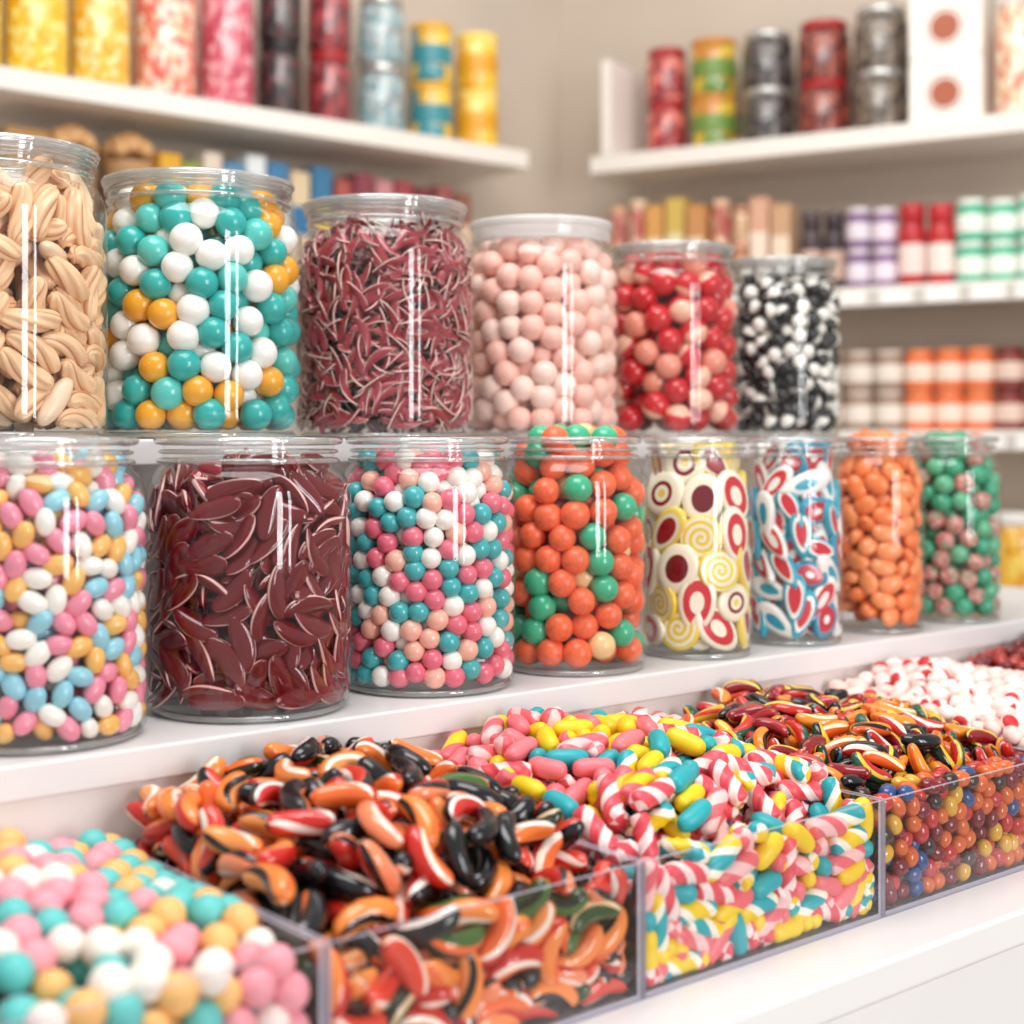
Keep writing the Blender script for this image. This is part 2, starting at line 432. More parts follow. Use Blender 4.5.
J6=rolls([(([1,1,1,0,2],5,.7,False,1.42,-.1),['#fbf5f0','#d22a3a','#2fa6be'],'teal teardrop slice with red centre',1.3),
          (([2,2,0,0],4,.7,False,1.42,0),['#fbf5f0','#d22a3a','#2b9fbb'],'white teardrop slice with teal centre',.8),
          (([0,0,1,1,0],5,.6,False,1.42,0),['#fbf5f0','#d8323f','#2b9fbb'],'white slice with bold red band',.9),
          (([0,1,1,2],4,.2,False,1.2,0),['#fbf5f0','#c4243a','#2391b0'],'teal slice with red ring',.9)],.30)
J7=[(oval('#f9965a','peach orange oval candy',1.35,1.02,.70,'oval_candy'),.6),(oval('#f37f40','orange oval candy',1.35,1.02,.70,'oval_candy'),.4)]
mott=cell_mat('mottled_pink_green_shell',['#dd9088','#e8aca2','#9aa684','#d87f78'],2.2)
J8=[(ball('#36a47c','teal green chocolate ball',.22,'chocolate_ball'),.42),(ball('#dd8c86','mottled pink chocolate ball',.22,'chocolate_ball',mott),.40),(ball('#62b88c','light green chocolate ball',.22,'chocolate_ball'),.18)]
U2=[(ball('#fcf7f0','white candy ball'),.27),(ball('#22aea8','turquoise candy ball'),.34),(ball('#52c6bc','mint turquoise candy ball'),.09),(ball('#f2a820','amber yellow candy ball'),.30)]
U4=[(ball('#fcc4b6','pale pink bonbon',.4,'bonbon'),.6),(ball('#fdd8cc','blush bonbon',.4,'bonbon'),.4)]
U5=[(tmpl('cherry_candy',lambda Q:cand(1,1,1,n=18 if Q else 6,m=20 if Q else 8,matf=lambda t,p:1 if t<.40 else 0),['#cc1c26','#f4bda4'],.15,'glossy red candy ball with blush cap'),.65),(ball('#c41824','glossy red candy ball',.15,'cherry_candy'),.22),(ball('#ea947e','salmon candy ball',.2,'cherry_candy'),.13)]
U6=[(tmpl('two_tone_mint_ball',lambda Q:cand(1.08,.97,.92,n=18 if Q else 8,m=18 if Q else 8,matf=lambda t,p:1 if t>.56 else 0),['#131315','#f6f2ea'],.2,'black and white two-tone candy ball'),1)]

rows_low=[(36,222,'J1'),(249,207,'J2'),(427,180,'J3'),(573,150,'J4'),(696,114,'J5'),(793,100,'J6'),(878,93,'J7'),(952,97,'J8')]
spec={
 'J1':dict(r=.0094,tm=J1,size=.0089,top=.92,flat=True,wm=.0090,d='pastel sugared almonds',even=True),
 'J2':dict(r=.0112,tm=leaf,size=.0112,top=.92,flat=True,wm=.0078,d='burgundy licorice lozenges',tilt=.6,dens=.92,rod=(.0150,.0069),layers=4),
 'J3':dict(r=.0099,tm=J3,size=.0103,top=.92,flat=True,wm=.0103,d='white, pink and turquoise candy pearls',even=True),
 'J4':dict(r=.0140,tm=J4,size=.0146,top=.95,flat=False,wm=.0146,d='orange and green gumballs',over=9,dens=1.03),
 'J5':dict(r=.0110,tm=J5,size=.0232,top=.95,flat=True,wm=.0110,d='cream, yellow and red rolled slices',tilt=.07,dens=.84,shell2d=(.0213,.0104,3)),
 'J6':dict(r=.0100,tm=J6,size=.0180,top=.95,flat=True,wm=.0090,d='teal, white and red rolled slices',tilt=.08,dens=.84,shell2d=(.0168,.0100,3)),
 'J7':dict(r=.0118,tm=J7,size=.0120,top=.94,flat=True,wm=.0105,d='orange oval candies',over=8,tilt=.25,dens=.98,rod=(.0045,.0104),K=2,vbias=.4,layers=4),
 'J8':dict(r=.0122,tm=J8,size=.0128,top=.94,flat=False,wm=.0128,d='green and pink chocolate balls',over=9,even=True),
}
SH=-.24
for px,pw,k in rows_low:
    r=.08
    for _ in range(6):
        t=r+.008; s=s_at(px,t); Y=W(s,t).y; r=pw/2/F*Y*.985
    base=W(s,t,SH+.0005); sp=dict(spec[k]); d=sp.pop('d')
    g='candies in the jar of '+d
    glass_jar(base,r,.24,0,'open clear glass jar filled with '+d,'glass jars on the lower display shelf')
    fill_jar(base,r,.24,sp.pop('r'),sp.pop('tm'),sp.pop('size'),sp.pop('top'),sp.pop('flat'),sp.pop('wm'),g,'in glass jar',**sp)
rows_up=[(-3,218,138,'U1'),(199,208,173,'U2'),(385,181,198,'U3'),(541,157,218,'U4'),(672,135,243,'U5'),(782,118,258,'U6')]
specu={
 'U1':dict(r=.0130,tm=shell,size=.0116,top=.93,flat=True,wm=.0115,d='cream tan ridged candy sticks',tilt=1.2,dens=.92,rod=(.0180,.0096),layers=4,K=3,vbias=1.3),
 'U2':dict(r=.0148,tm=U2,size=.0156,top=.92,flat=False,wm=.0156,d='turquoise, amber and white candy balls',dens=1.04,even=True),
 'U3':dict(r=.0100,tm=strip,size=.0078,top=.91,flat=True,wm=.0060,d='thin wine red licorice strips',tilt=.8,dens=.82,layers=2.4,rod=(.0185,.0040),K=4,ncap=950),
 'U4':dict(r=.0142,tm=U4,size=.0152,top=.88,flat=False,wm=.0152,d='pale pink bonbons',dens=1.02),
 'U5':dict(r=.0165,tm=U5,size=.0172,top=.92,flat=False,wm=.0172,d='glossy red and salmon candy balls'),
 'U6':dict(r=.0110,tm=U6,size=.0113,top=.92,flat=False,wm=.0120,d='black and white candy balls'),
}
for px,pw,py,k in rows_up:
    r=.1
    for _ in range(6):
        t=.195+r; s=s_at(px,t); Y=W(s,t).y; r=pw/2/F*Y*.985
    H=(437-py)/F*(Y-r*.6)+.002
    base=W(s,t,-.0015); sp=dict(specu[k]); d=sp.pop('d')
    glass_jar(base,r,H,2 if k=='U4' else 1,'lidded clear glass jar filled with '+d,'glass jars on the upper display shelf')
    fill_jar(base,r,H,sp.pop('r'),sp.pop('tm'),sp.pop('size'),sp.pop('top'),sp.pop('flat'),sp.pop('wm'),'candies in the jar of '+d,'in lidded jar',**sp)

# ---------------------------------------------------------------- display unit
send=s_at(850,.19)
un=empty('tiered_display_shelf',W(.5,.2,-.409),TH,label='white two-tier display shelf holding rows of candy jars',category='shelf')
fbox('lower_shelf_board','L',-.55,1.75,0,.46,-.267,-.24,WHITE,.002,un)
fbox('upper_shelf_board','L',-.55,send,.19,.44,-.026,-.002,WHITE,.002,un)
fbox('back_panel','L',-.55,send,.44,.455,-.24,-.002,WHITE2,.001,un)
fbox('riser_panel','L',-.55,1.75,.004,.018,-.409,-.267,WHITE2,.001,un)
fbox('side_panel','L',1.73,1.75,.018,.455,-.409,-.267,WHITE2,.001,un)
fbox('countertop','L',-.6,1.85,-.365,.5,-.439,-.409,WHITE,.003,None,label='long white lacquered countertop under the candy bins',category='countertop')
cb=empty('counter_cabinet',W(.6,.1,-ZC),TH,label='white counter cabinet with flat drawer fronts',category='cabinet')
fbox('cabinet_body','L',-.58,1.83,-.325,.48,-ZC,-.439,WHITE,.002,cb)
for lo_,hi_ in ((-.57,.02),(.03,.85),(.86,1.33),(1.34,1.82)):
    fbox('drawer','L',lo_,hi_,-.343,-.325,-.66,-.452,WHITE,.002,cb)
    fbox('door','L',lo_,hi_,-.343,-.325,-ZC+.08,-.67,WHITE,.002,cb)

# ---------------------------------------------------------------- bins
T0,T1=-.30,-.006
e1=s_at(328,T0); e2=s_at(645,T0); e3=s_at(885,T0); 
edges=[e1-.285,e1,e2,e3,e3+.28,e3+.56,e3+.80]
RIM=-.309; FL=-.409
def lanes(*cuts):
    def f(tau,ph):
        for i,c in enumerate(cuts):
            if ph<c: return i
        return len(cuts)
    return f
B1=[(ball('#f5a0ac','pink chewy candy ball',.5,'chewy_candy_ball'),.30),(ball('#f8be74','peach yellow chewy candy ball',.5,'chewy_candy_ball'),.23),(ball('#62c8c4','aqua chewy candy ball',.5,'chewy_candy_ball'),.28),(ball('#fbeee4','white chewy candy ball',.5,'chewy_candy_ball'),.19)]
def tw(cols,d,b,tws=.6,L=2.2,w=.78,h=.78,wt=1,kind='licorice_twist',cuts=(.24,.34,.56,.66,.88)): return (pill(cols,d,L=L,w=w,h=h,p=2.8,arc=b,zb=.1,kind=kind,matf=lanes(*cuts),m=36,n=26,twist=tws,rough=.18,taper=.06),wt)
B2=[tw(['#ee6a2c','#f8e6d4','#c8281f','#c8281f','#f28a44','#ee6a2c'],'orange and red licorice twist with cream stripe',.85),
    tw(['#131317','#f8e9da','#f07c34','#131317','#17171b','#131317'],'black and orange licorice twist with white stripe',-.8),
    tw(['#cc2822','#f8efe6','#17161a','#17161a','#d8402f','#f8efe6'],'red and black licorice twist with white stripes',.85,wt=.9),
    tw(['#f28a3c','#fbebd9','#f29850','#131317','#f28a3c','#ec6a2c'],'orange licorice twist with cream and black stripes',-.75,wt=1.3),
    tw(['#e2452f','#f8dccb','#f08a60','#131317','#cc3026','#e2452f'],'coral red licorice twist with pale stripe',.8),
    tw(['#2c4a1c','#e8c89a','#1a2614','#ee6a2c','#42662a','#1a2614'],'dark green licorice twist with cream stripe',.75,wt=.8),
    tw(['#131316','#1c1c1e','#131316','#1d1d20','#131316','#131316'],'glossy black licorice twist',.85,wt=.6)]
def barber(nst,k=.5):
    return lambda tau,ph: 1 if (ph*nst)%1>k else 0
def pil2(c,d,arc): return pill([c],d,L=1.75,w=.84,p=3,arc=arc,rough=.42,kind='sugar_pillow')
pY=pil2('#f5d01e','yellow sugar pillow',.35); pT=pil2('#22a9b2','teal sugar pillow',-.3); pP=pil2('#f07a82','coral pink sugar pillow',.3)
sP=pill(['#e64f5c','#fde0dc'],'pink and white twisted sugar stick',L=2.2,w=.84,arc=.12,matf=barber(2,.55),twist=3.0,kind='striped_sugar_stick',rough=.4,m=36,n=36,p=5,ridge=.05,nr=4)
sR=pill(['#ea6a72','#f9c4c2'],'coral sugar stick with pale pink stripes',L=2.2,w=.84,arc=.15,matf=barber(2,.5),twist=2.2,kind='striped_sugar_stick',rough=.4,m=36,n=34,p=5)
sY=pill(['#f5d01e','#22a9b2','#fbf3e0'],'yellow, teal and white twisted sugar stick',L=2.15,w=.84,arc=.12,matf=lambda t,p:[0,0,2,1,1,2][int(p*6)],twist=2.6,kind='striped_sugar_stick',rough=.4,m=36,n=36,p=5,ridge=.04,nr=3)
sB=pill(['#ea6a72','#f5d01e','#22a9b2'],'pink, yellow and teal twisted sugar stick',L=2.15,w=.84,arc=.12,matf=lambda t,p:[0,0,0,0,1,1][int(p*6)],twist=2.4,kind='striped_sugar_stick',rough=.4,m=36,n=36,p=5)
B3=[(pY,1.2),(pT,.7),(pP,.8),(sP,.40),(sR,.35),(sY,.15),(sB,.2)]
B3f=[(pY,.6),(pT,.5),(pP,.2),(sP,1.0),(sR,.6),(sY,.95),(sB,.4)]
B4t=[tw(c,d,e,.5,2.3,.78,.76,w_,'striped_licorice_chew') for c,d,e,w_ in (
   (['#8a1420','#ecc93a','#1c1518','#1c1518','#a81e28','#8a1420'],'dark red licorice twist with yellow stripe',.7,1),(['#131316','#2d9aaa','#c42420','#f6e6da','#131316','#131316'],'black and red licorice twist with teal stripe',-.7,.8),
   (['#d02c24','#f6e6da','#c82a24','#131316','#8a1a20','#d02c24'],'red licorice twist with white stripe',.6,1),(['#f08e28','#f8e6b8','#e65c1c','#131316','#ec8a28','#e65c1c'],'orange licorice twist with cream stripe',-.6,1.4),(['#f3c23a','#e03a30','#123a22','#131316','#f3c23a','#e03a30'],'yellow and green licorice twist with red stripe',.6,1),
   (['#b82024','#f3c23a','#1f5f4a','#1f5f4a','#c82a24','#f3c23a'],'red and green licorice twist with yellow stripes',.7,1))]
B4b=[(oval(c,d+' glazed nut candy piece',1.12,.95,.85,'glazed_nut_piece',.2),w) for c,d,w in (('#7c1624','dark red',.28),('#d8662a','orange',.22),('#2c4f88','navy blue',.11),('#e0ac36','mustard yellow',.13),('#c2302e','red',.18),('#3a2220','dark brown',.08))]
B5=[(pill(['#fbe3dc','#cf2a34'],'pink white sugar chunk with red tip',L=1.2,w=.92,p=2.8,arc=.1,kind='sugar_chunk',matf=lambda t,p:1 if t>.72 else 0,rough=.5),.45),
    (oval('#f8d2ca','pale pink sugar chunk',1.15,.95,.85,'sugar_chunk',.5),.35),(oval('#fdf0ea','white sugar chunk',1.1,.95,.9,'sugar_chunk',.5),.20)]
B6=[(oval('#6e121c','dark red glazed nut candy',1.2,.9,.85,'glazed_nut_candy',.25),.6),(oval('#a82a20','brick red glazed nut candy',1.2,.9,.85,'glazed_nut_candy',.25),.4)]
bins=[('pastel pink, aqua and peach candy balls',B1,.0115,.0121,False,.038,.5,None,.97),
      ('black, red and orange licorice twists',B2,.0108,.0114,True,.062,.4,(.0160,.0090),.90),
      ('yellow, teal and striped pink sugar sticks',B3,.0100,.0103,True,.054,.4,(.0120,.0086),.95),
      ('dark mixed licorice twists over glazed pieces',None,.0086,.0091,True,.046,.4,(.0138,.0071),.90),
      ('white and pink sugar chunks',B5,.0096,.0101,True,.044,.4,None,.97),
      ('dark red glazed nut candies',B6,.0090,.0093,True,.048,.4,None,.97)]
for bi,(d,tm,r,size,flat,amp,til,rod,dn) in enumerate(bins):
    a0,a1=edges[bi]+.001,edges[bi+1]-.001
    th=.0035
    e=empty('acrylic_candy_bin',W((a0+a1)/2,(T0+T1)/2,FL),TH,label='clear acrylic bin heaped with '+d,category='bin',group='acrylic bins on the countertop')
    fbox('front_panel','L',a0,a1,T0,T0+th,FL+.0002,RIM,G_ACR,0,e,G_EDGE)
    fbox('back_panel','L',a0,a1,T1-th,T1,FL+.0002,RIM,G_ACR,0,e,G_EDGE)
    fbox('side_panel','L',a0,a0+th,T0+th,T1-th,FL+.0002,RIM,G_ACR,0,e,G_EDGE)
    fbox('side_panel','L',a1-th,a1,T0+th,T1-th,FL+.0002,RIM,G_ACR,0,e,G_EDGE)
    fbox('bottom_panel','L',a0+th,a1-th,T0+th,T1-th,FL+.0002,FL+th,G_ACR,0,e,G_EDGE)
    mg=r*.55 if not rod else rod[1]*.92
    ia,ib=a0+th+mg,a1-th-mg; ta,tb=T0+th+mg,T1-th-mg
    def hgt(P):
        a=np.clip((P[:,0]-a0)/(a1-a0),0,1); b=np.clip((P[:,1]-T0)/(T1-T0),0,1)
        g=np.sin(math.pi/2*np.minimum(b/.72,1)**.9); ee=.42+.58*np.sin(math.pi*a)**.8
        if bi==0: ee=ee*(1-.55*a**2)
        lump=.006*np.sin(a*9+bi)*np.sin(b*8+bi*2)
        return RIM-(.003 if bi else .009)+amp*g*ee+lump*g
    Lz=4.2*r; Wf_=Lz*.75
    def inside(S): 
        h=hgt(S); return (S[:,2]<h)&((S[:,2]>h-Lz)|(S[:,1]<ta+Wf_)|(S[:,0]>ib-2.2*r))
    drift=.0006 if rod else .0003
    def project(P):
        lowz=P[:,2]<RIM+.004
        P[:,1]-=np.where((P[:,1]<ta+Wf_)&lowz,drift,0)
        P[:,2]-=np.where(P[:,1]<ta+Wf_*1.5,drift,0)
        P[:,0]+=np.where((P[:,0]>ib-.035),drift,0)-np.where((P[:,0]<ia+.03),drift,0)
        P[:,0]=np.clip(P[:,0],ia,ib);P[:,1]=np.clip(P[:,1],ta,tb)
        h=hgt(P); P[:,2]=np.minimum(P[:,2],h); deep=(P[:,2]<h-Lz)&(P[:,1]>ta+Wf_)&(P[:,0]<ib-2.2*r)
        near=(P[:,1]-(ta+Wf_))<(h-Lz-P[:,2])
        P[:,1]=np.where(deep&near,ta+Wf_,P[:,1]); P[:,2]=np.where(deep&~near,h-Lz,P[:,2]); P[:,2]=np.maximum(P[:,2],FL+th+mg); return P
    if rod:
        hl,rb=rod
        def inside2(S): return inside(S)&(~((S[:,1]<ta+2.6*r)&(S[:,2]<RIM-.004))) if tm is None else inside(S)
        C=sample_dom((ia,ta,FL+th+mg),(ib,tb,RIM+amp+.02),inside2,r,dn,1250,math.pi*rb*rb*2*hl+4/3*math.pi*rb**3)
        A=rng.normal(0,1,C.shape); A[:,2]*=.55; A/=np.linalg.norm(A,axis=1)[:,None]
        if tm is None:
            def proj2(P):
                P=project(P); low=P[:,2]<RIM-.004; P[:,1]=np.where(low,np.maximum(P[:,1],ta+2.0*r),P[:,1]); return P
        else: proj2=project
        C,A=relax_rods(C,A,hl,rb,proj2,80)
        items=[(c,a) for c,a in zip(C,A)]
        if tm is None:
            def ins3(S): return (S[:,2]<RIM-.006)&(S[:,1]<ta+2.6*r)
            rq=.0080
            def prj3(P):
                P[:,0]=np.clip(P[:,0],a0+th+rq,a1-th-rq);P[:,1]=np.clip(P[:,1],T0+th+rq*.9,ta+2.6*r);P[:,2]=np.clip(P[:,2],FL+th+rq*.8,RIM-.003);return P
            S=sample_dom((ia,ta,FL+th+rq),(ib,ta+2.6*r,RIM-.004),ins3,rq,1.15,700)
            S=relax(S,rq,prj3,40); items+=[(c,None) for c in S]
    else:
        P=sample_dom((ia,ta,FL+th+mg),(ib,tb,RIM+amp+.02),inside,r,dn,1500)
        P=relax(P,r,project,32); items=[(c,None) for c in P]
    evens=pick_even([c for c,_ in items],tm,r) if tm in (B1,B2) else None
    ind=[];rest=[]
    group='candies heaped in the bin of '+d
    lo_a,hi_a,lo_t,hi_t=a0+th+.0005,a1-th-.0005,T0+th+.0005,T1-th-.0005
    for ii,(p,ax) in enumerate(items):
        h=float(hgt(np.array([p]))[0])
        front=p[1]<ta+1.1*r; topl=p[2]>h-1.8*r
        bal=front and p[2]<RIM-.006
        nr_=Vector((uy,-ux,0)) if bal else Vector((uy*.25,-ux*.25,1))
        if tm is None: tt=pick(B4t) if ax is not None else pick(B4b)
        elif tm is B3: tt=pick(B3f if p[1]<T0+.12+rng.normal(0,.02) else B3)
        elif evens: tt=evens[ii]
        else: tt=pick(tm)
        sz=size if tt['kind']!='glazed_nut_piece' else .0084
        if ax is not None:
            wx=Vector((ax[0]*ux-ax[1]*uy, ax[0]*uy+ax[1]*ux, ax[2])); 
            M=basis_ax(wx,nr_,rng.uniform(-.7,.7)+(math.pi if rng.random()<.5 else 0))@Matrix.Scale(sz*rng.uniform(.97,1.07),4)
        else:
            M=basis(nr_ if flat else rng.normal(0,1,3),rng.uniform(0,6.28),.16 if bal else til*.8)@Matrix.Scale(sz*rng.uniform(.94,1.06),4)
        A_=np.array(M)[:3,:3]; pts=tt['pts']@A_.T
        pa=pts[:,0]*ux+pts[:,1]*uy+p[0]; pt=-pts[:,0]*uy+pts[:,1]*ux+p[1]; pz=pts[:,2]+p[2]
        da=dt=dz=0
        if pz.min()<RIM+.002:
            if pa.min()<lo_a: da=lo_a-pa.min()
            if pa.max()>hi_a: da=hi_a-pa.max()
            if pt.min()<lo_t: dt=lo_t-pt.min()
            if pt.max()>hi_t: dt=hi_t-pt.max()
        else:
            if pt.max()>-.002: dt=-.002-pt.max()
        if pz.min()<FL+th: dz=FL+th-pz.min()
        pos=W(p[0]+da,p[1]+dt,p[2]+dz)
        M=Matrix.Translation(pos)@M
        if front or topl: ind.append((pos.length,tt,M))
        else: rest.append((tt,M))
    ind.sort(key=lambda x:(x[2].translation-Vector((0,0,ZC))).length)
    cap=300 if bi!=3 else 560
    rest+=[(t,M) for _,t,M in ind[cap:]]; ind=[(t,M) for _,t,M in ind[:cap]]
    x=ia
    core=tm or B4t
    while x<ib-2.2*r:
        y=ta+Wf_+r*.5
        while y<tb-r:
            z=FL+th+r; hh=float(hgt(np.array([[x,y,0]]))[0])-Lz
            while z<hh:
                rest.append((pick(core),Matrix.Translation(W(x,y,z))@basis(rng.normal(0,1,3),0,.2)@Matrix.Scale(size,4))); z+=2.4*r
            y+=2.4*r
        x+=2.4*r
    spawn(ind,group,'in acrylic bin','candy')
    merged(rest,'heaped_candy',d+' heaped in acrylic bin','candy',group)

# ---------------------------------------------------------------- room
WM=pmat('warm_grey_plaster','#c9bbac',.85,noise=.05,scale=3)
fbox('wall_left','L',-1.8,2.212,1.85,1.95,-ZC,1.5,WM,kind='structure')
fbox('wall_right','R',-.222,3.0,.25,.35,-ZC,1.5,WM,kind='structure')
flm=pmat('pale_stone_floor','#cbbfb2',.5,noise=.1,scale=2)
me=boxmesh('floor',9,9,.1,flm); obj('floor',me,(.6,1.5,-.1),0,None,kind='structure')
bbm=pmat('white_trim','#ebe6e0',.5)
fbox('baseboard_left','L',-1.8,2.19,1.835,1.85,-ZC,-ZC+.1,bbm,kind='structure')
fbox('baseboard_right','R',-.2,3.0,.235,.25,-ZC,-ZC+.1,bbm,kind='structure')

SHM=pmat('cream_shelf_board','#ece5dd',.45,noise=.02,scale=4)
fbox('wall_shelf','L',-1.3,1.886,1.6,1.849,.631,.672,SHM,.002,label='long cream shelf board carrying tall candy jars',category='shelf')
fbox('wall_shelf','L',-1.3,1.80,1.62,1.849,.33,.36,SHM,.002,label='cream shelf board with tubs and boxes of sweets',category='shelf')
fbox('wall_shelf','R',0,2.6,0,.249,.631,.672,SHM,.002,label='long cream shelf board with stacked cans and white boxes',category='shelf')
r2=fbox('wall_shelf','R',.02,2.6,.0,.249,.297,.327,SHM,.002,label='cream shelf with price labels under small bottles',category='shelf')
r3=fbox('wall_shelf','R',.02,2.6,.0,.249,-.015,.015,SHM,.002,label='cream shelf with price labels under small tubs',category='shelf')
r4=fbox('wall_shelf','R',.02,2.6,.0,.249,-.39,-.35,SHM,.002,label='cream shelf board under jars of yellow sweets',category='shelf')
PL=pmat('price_card','#fbf8f4',.5)
for sh,z in ((r2,.312),(r3,0.0)):
    fbox('price_rail','R',.02,2.6,-.006,-.0005,z-.028,z+.006,pmat('rail_plastic','#cfc9c2',.3),0,sh)
    for px in range(850,1080,46):
        k=k_at(px,-.006)
        c=fbox('price_label','R',k-.035,k+.035,-.009,-.0065,z-.026,z+.004,PL,0,sh)
fbox('shelf_upright_panel','R',.03,.055,.0,.24,.673,.90,SHM,.002,label='cream upright end panel standing on the shelf',category='panel')

SIL=pmat('silver_lid','#c9c7c4',.25,metal=.7); BLK=pmat('black_lid','#1f1d1e',.35)
WL=pmat('white_cap','#f1eeea',.4); REDL=pmat('red_cap','#a8242a',.35)
def profile_part(name,prof,mat,parent,seg=28):
    V,Fc=lathe(prof,seg); return obj(name,mk_mesh(name,V,Fc,[mat]),parent=parent)
def item_jar(loc,w,h,bmat,lmat,label,cat,group,lblmat=None,name='storage_jar'):
    R=w/2; e=empty(name,loc,0,label=label,category=cat,group=group)
    profile_part('jar_body',[(0,0),(R*.9,0),(R*.98,h*.03),(R,h*.07),(R,h*.72),(R*.96,h*.79),(R*.86,h*.83),(R*.84,h*.86)],bmat,e)
    profile_part('jar_lid',[(R*.84,h*.855),(R*.9,h*.86),(R*.9,h*.985),(R*.86,h),(0,h)],lmat,e)
    if lblmat: profile_part('jar_label',[(R*1.005,h*.2),(R*1.012,h*.21),(R*1.012,h*.62),(R*1.005,h*.63)],lblmat,e)
    return e
def item_can(loc,w,h,bmat,lmat,bandmat,label,cat,group):
    R=w/2; e=empty('candy_can',loc,0,label=label,category=cat,group=group)
    profile_part('can_body',[(0,0),(R*.96,0),(R,h*.03),(R,h*.88),(R*.97,h*.9)],bmat,e)
    profile_part('can_lid',[(R*.97,h*.88),(R*1.02,h*.89),(R*1.02,h*.985),(R*.98,h),(0,h)],lmat,e)
    profile_part('can_label',[(R*1.004,h*.3),(R*1.01,h*.31),(R*1.01,h*.62),(R*1.004,h*.63)],bandmat,e)
def item_bottle(loc,w,h,bmat,cmat,label,cat,group,lblmat):
    R=w/2; e=empty('candy_bottle',loc,0,label=label,category=cat,group=group)
    profile_part('bottle_body',[(0,0),(R*.92,0),(R,h*.03),(R,h*.64),(R*.96,h*.70),(R*.8,h*.75),(R*.8,h*.78)],bmat,e,20)
    profile_part('bottle_cap',[(R*.84,h*.765),(R*.9,h*.77),(R*.9,h*.985),(R*.84,h),(0,h)],cmat,e,20)
    profile_part('bottle_label',[(R*1.004,h*.14),(R*1.012,h*.15),(R*1.012,h*.5),(R*1.004,h*.51)],lblmat,e,20)
def item_box(loc,rz,w,dp,h,bmat,label,cat,group,mark=None,band=None):
    e=empty('candy_box',loc,rz,label=label,category=cat,group=group)
    obj('carton',boxmesh('carton',w,dp,h,bmat,.002),parent=e)
    obj('carton_flap',boxmesh('carton_flap',w*.98,dp*.98,.003,bmat,.001),(0,0,h),0,e)
    if mark:
        V,Fc=lathe([(0,0),(w*.2,0),(w*.2,.001),(0,.001)],24); o=obj('round_emblem',mk_mesh('round_emblem',V,Fc,[mark],smooth=False),(0,-dp/2-.0012,h*.45),0,e); o.rotation_euler=(math.pi/2,0,0)
        V,Fc=lathe([(w*.25,0),(w*.27,0),(w*.27,.0006),(w*.25,.0006)],24,True); o=obj('emblem_ring',mk_mesh('emblem_ring',V,Fc,[mark],smooth=False),(0,-dp/2-.0010,h*.45),0,e); o.rotation_euler=(math.pi/2,0,0)
    if band: obj('printed_band',boxmesh('printed_band',w*.9,.001,h*.3,band),(0,-dp/2-.0008,h*.35),0,e)

# left upper shelf
LT=[ (-32,66,1,.30,['#f4c92e','#f7e27a','#f2b91f'],WL,'tall jar of yellow wrapped candies'),
 (36,64,1,.30,['#f4c92e','#fbe98a','#f2b91f'],WL,'tall jar of yellow wrapped candies'),
 (100,61,1,.30,['#f2c33a','#f9e9a4','#eeb02a'],WL,'tall jar of golden yellow candies'),
 (165,64,1,.30,['#e98070','#fae3d2','#e26055','#f6c9a2'],WL,'tall jar of red and cream candies'),
 (227,57,1,.30,['#d4586c','#eeaab0','#c0405a'],WL,'tall jar of rose pink candies'),
 (280,46,2,.31,['#24161a','#5a2a2e','#15100f'],BLK,'dark jar of black licorice, stacked'),
 (329,47,2,.31,['#7c1822','#b03a42','#5c1018'],REDL,'jar of deep red candies, stacked'),
 (381,50,2,.30,['#84a8b0','#b6c6c6','#90989a'],SIL,'jar of grey blue candies, stacked')]
GL='tall candy jars on the long wall shelf'
for i,(px,pw,st,H,cols,lm,lab) in enumerate(LT):
    t=1.69; s=s_at(px,t); p=W(s,t,.6722); w=pw/F*p.y*.97; t=1.61+w/2; s=s_at(px,t); p=W(s,t,.6722); w=pw/F*p.y*.96
    m=cell_mat('mixed_sweets',cols,70)
    for j in range(st): item_jar(p+Vector((0,0,j*H/st)),w,H/st,m,lm,lab,'jar',GL)
yb=[('yellow and teal tin, stacked',431,43,['#efc53a','#3a8a94','#e0a82c','#efc53a']),('yellow and orange tin, stacked',477,44,['#f0c233','#e0a020','#f6d870'])]
for lab,px,pw,cols in yb:
    t=1.68; s=s_at(px,t); p=W(s,t,.6722); w=pw/F*p.y*.96
    mm=cell_mat('printed_tin',cols,26)
    for j in range(2): item_can(p+Vector((0,0,j*.135)),w,.134,mm,pmat('tin_lid_paint',cols[2],.3),pmat('tin_band',cols[1],.4),lab,'tin','tins on the long wall shelf')
# left second shelf
tanb=ball('#d9a873','tan round biscuit ball',.6,'biscuit_ball')
GT='tubs and boxes on the second wall shelf'
for px,pw,col in ((70,52,'#a9805a'),(128,50,'#b98f64')):
    t=1.70; s=s_at(px,t); p=W(s,t,.3602); w=pw/F*p.y
    e=empty('snack_tub',p,0,label='round tub heaped with tan biscuit balls',category='tub',group=GT)
    R=w/2; profile_part('tub_wall',[(0,0),(R*.85,0),(R*.88,.004),(R,.17),(R*1.04,.175),(R*1.04,.182),(R*.97,.182),(R*.96,.17),(0,.168)],pmat('kraft_tub',col,.7),e)
    its=[]
    for j in range(18):
        a=j*2.4; rr=R*.85*math.sqrt((j+.5)/18); z=.19+.04*(1-(rr/R)**2)
        its.append((tanb,Matrix.Translation(p+Vector((rr*math.cos(a),rr*math.sin(a),z)))@Matrix.Scale(.0165,4)))
    spawn(its,'biscuit balls in the tubs','heaped in kraft tub','biscuit')
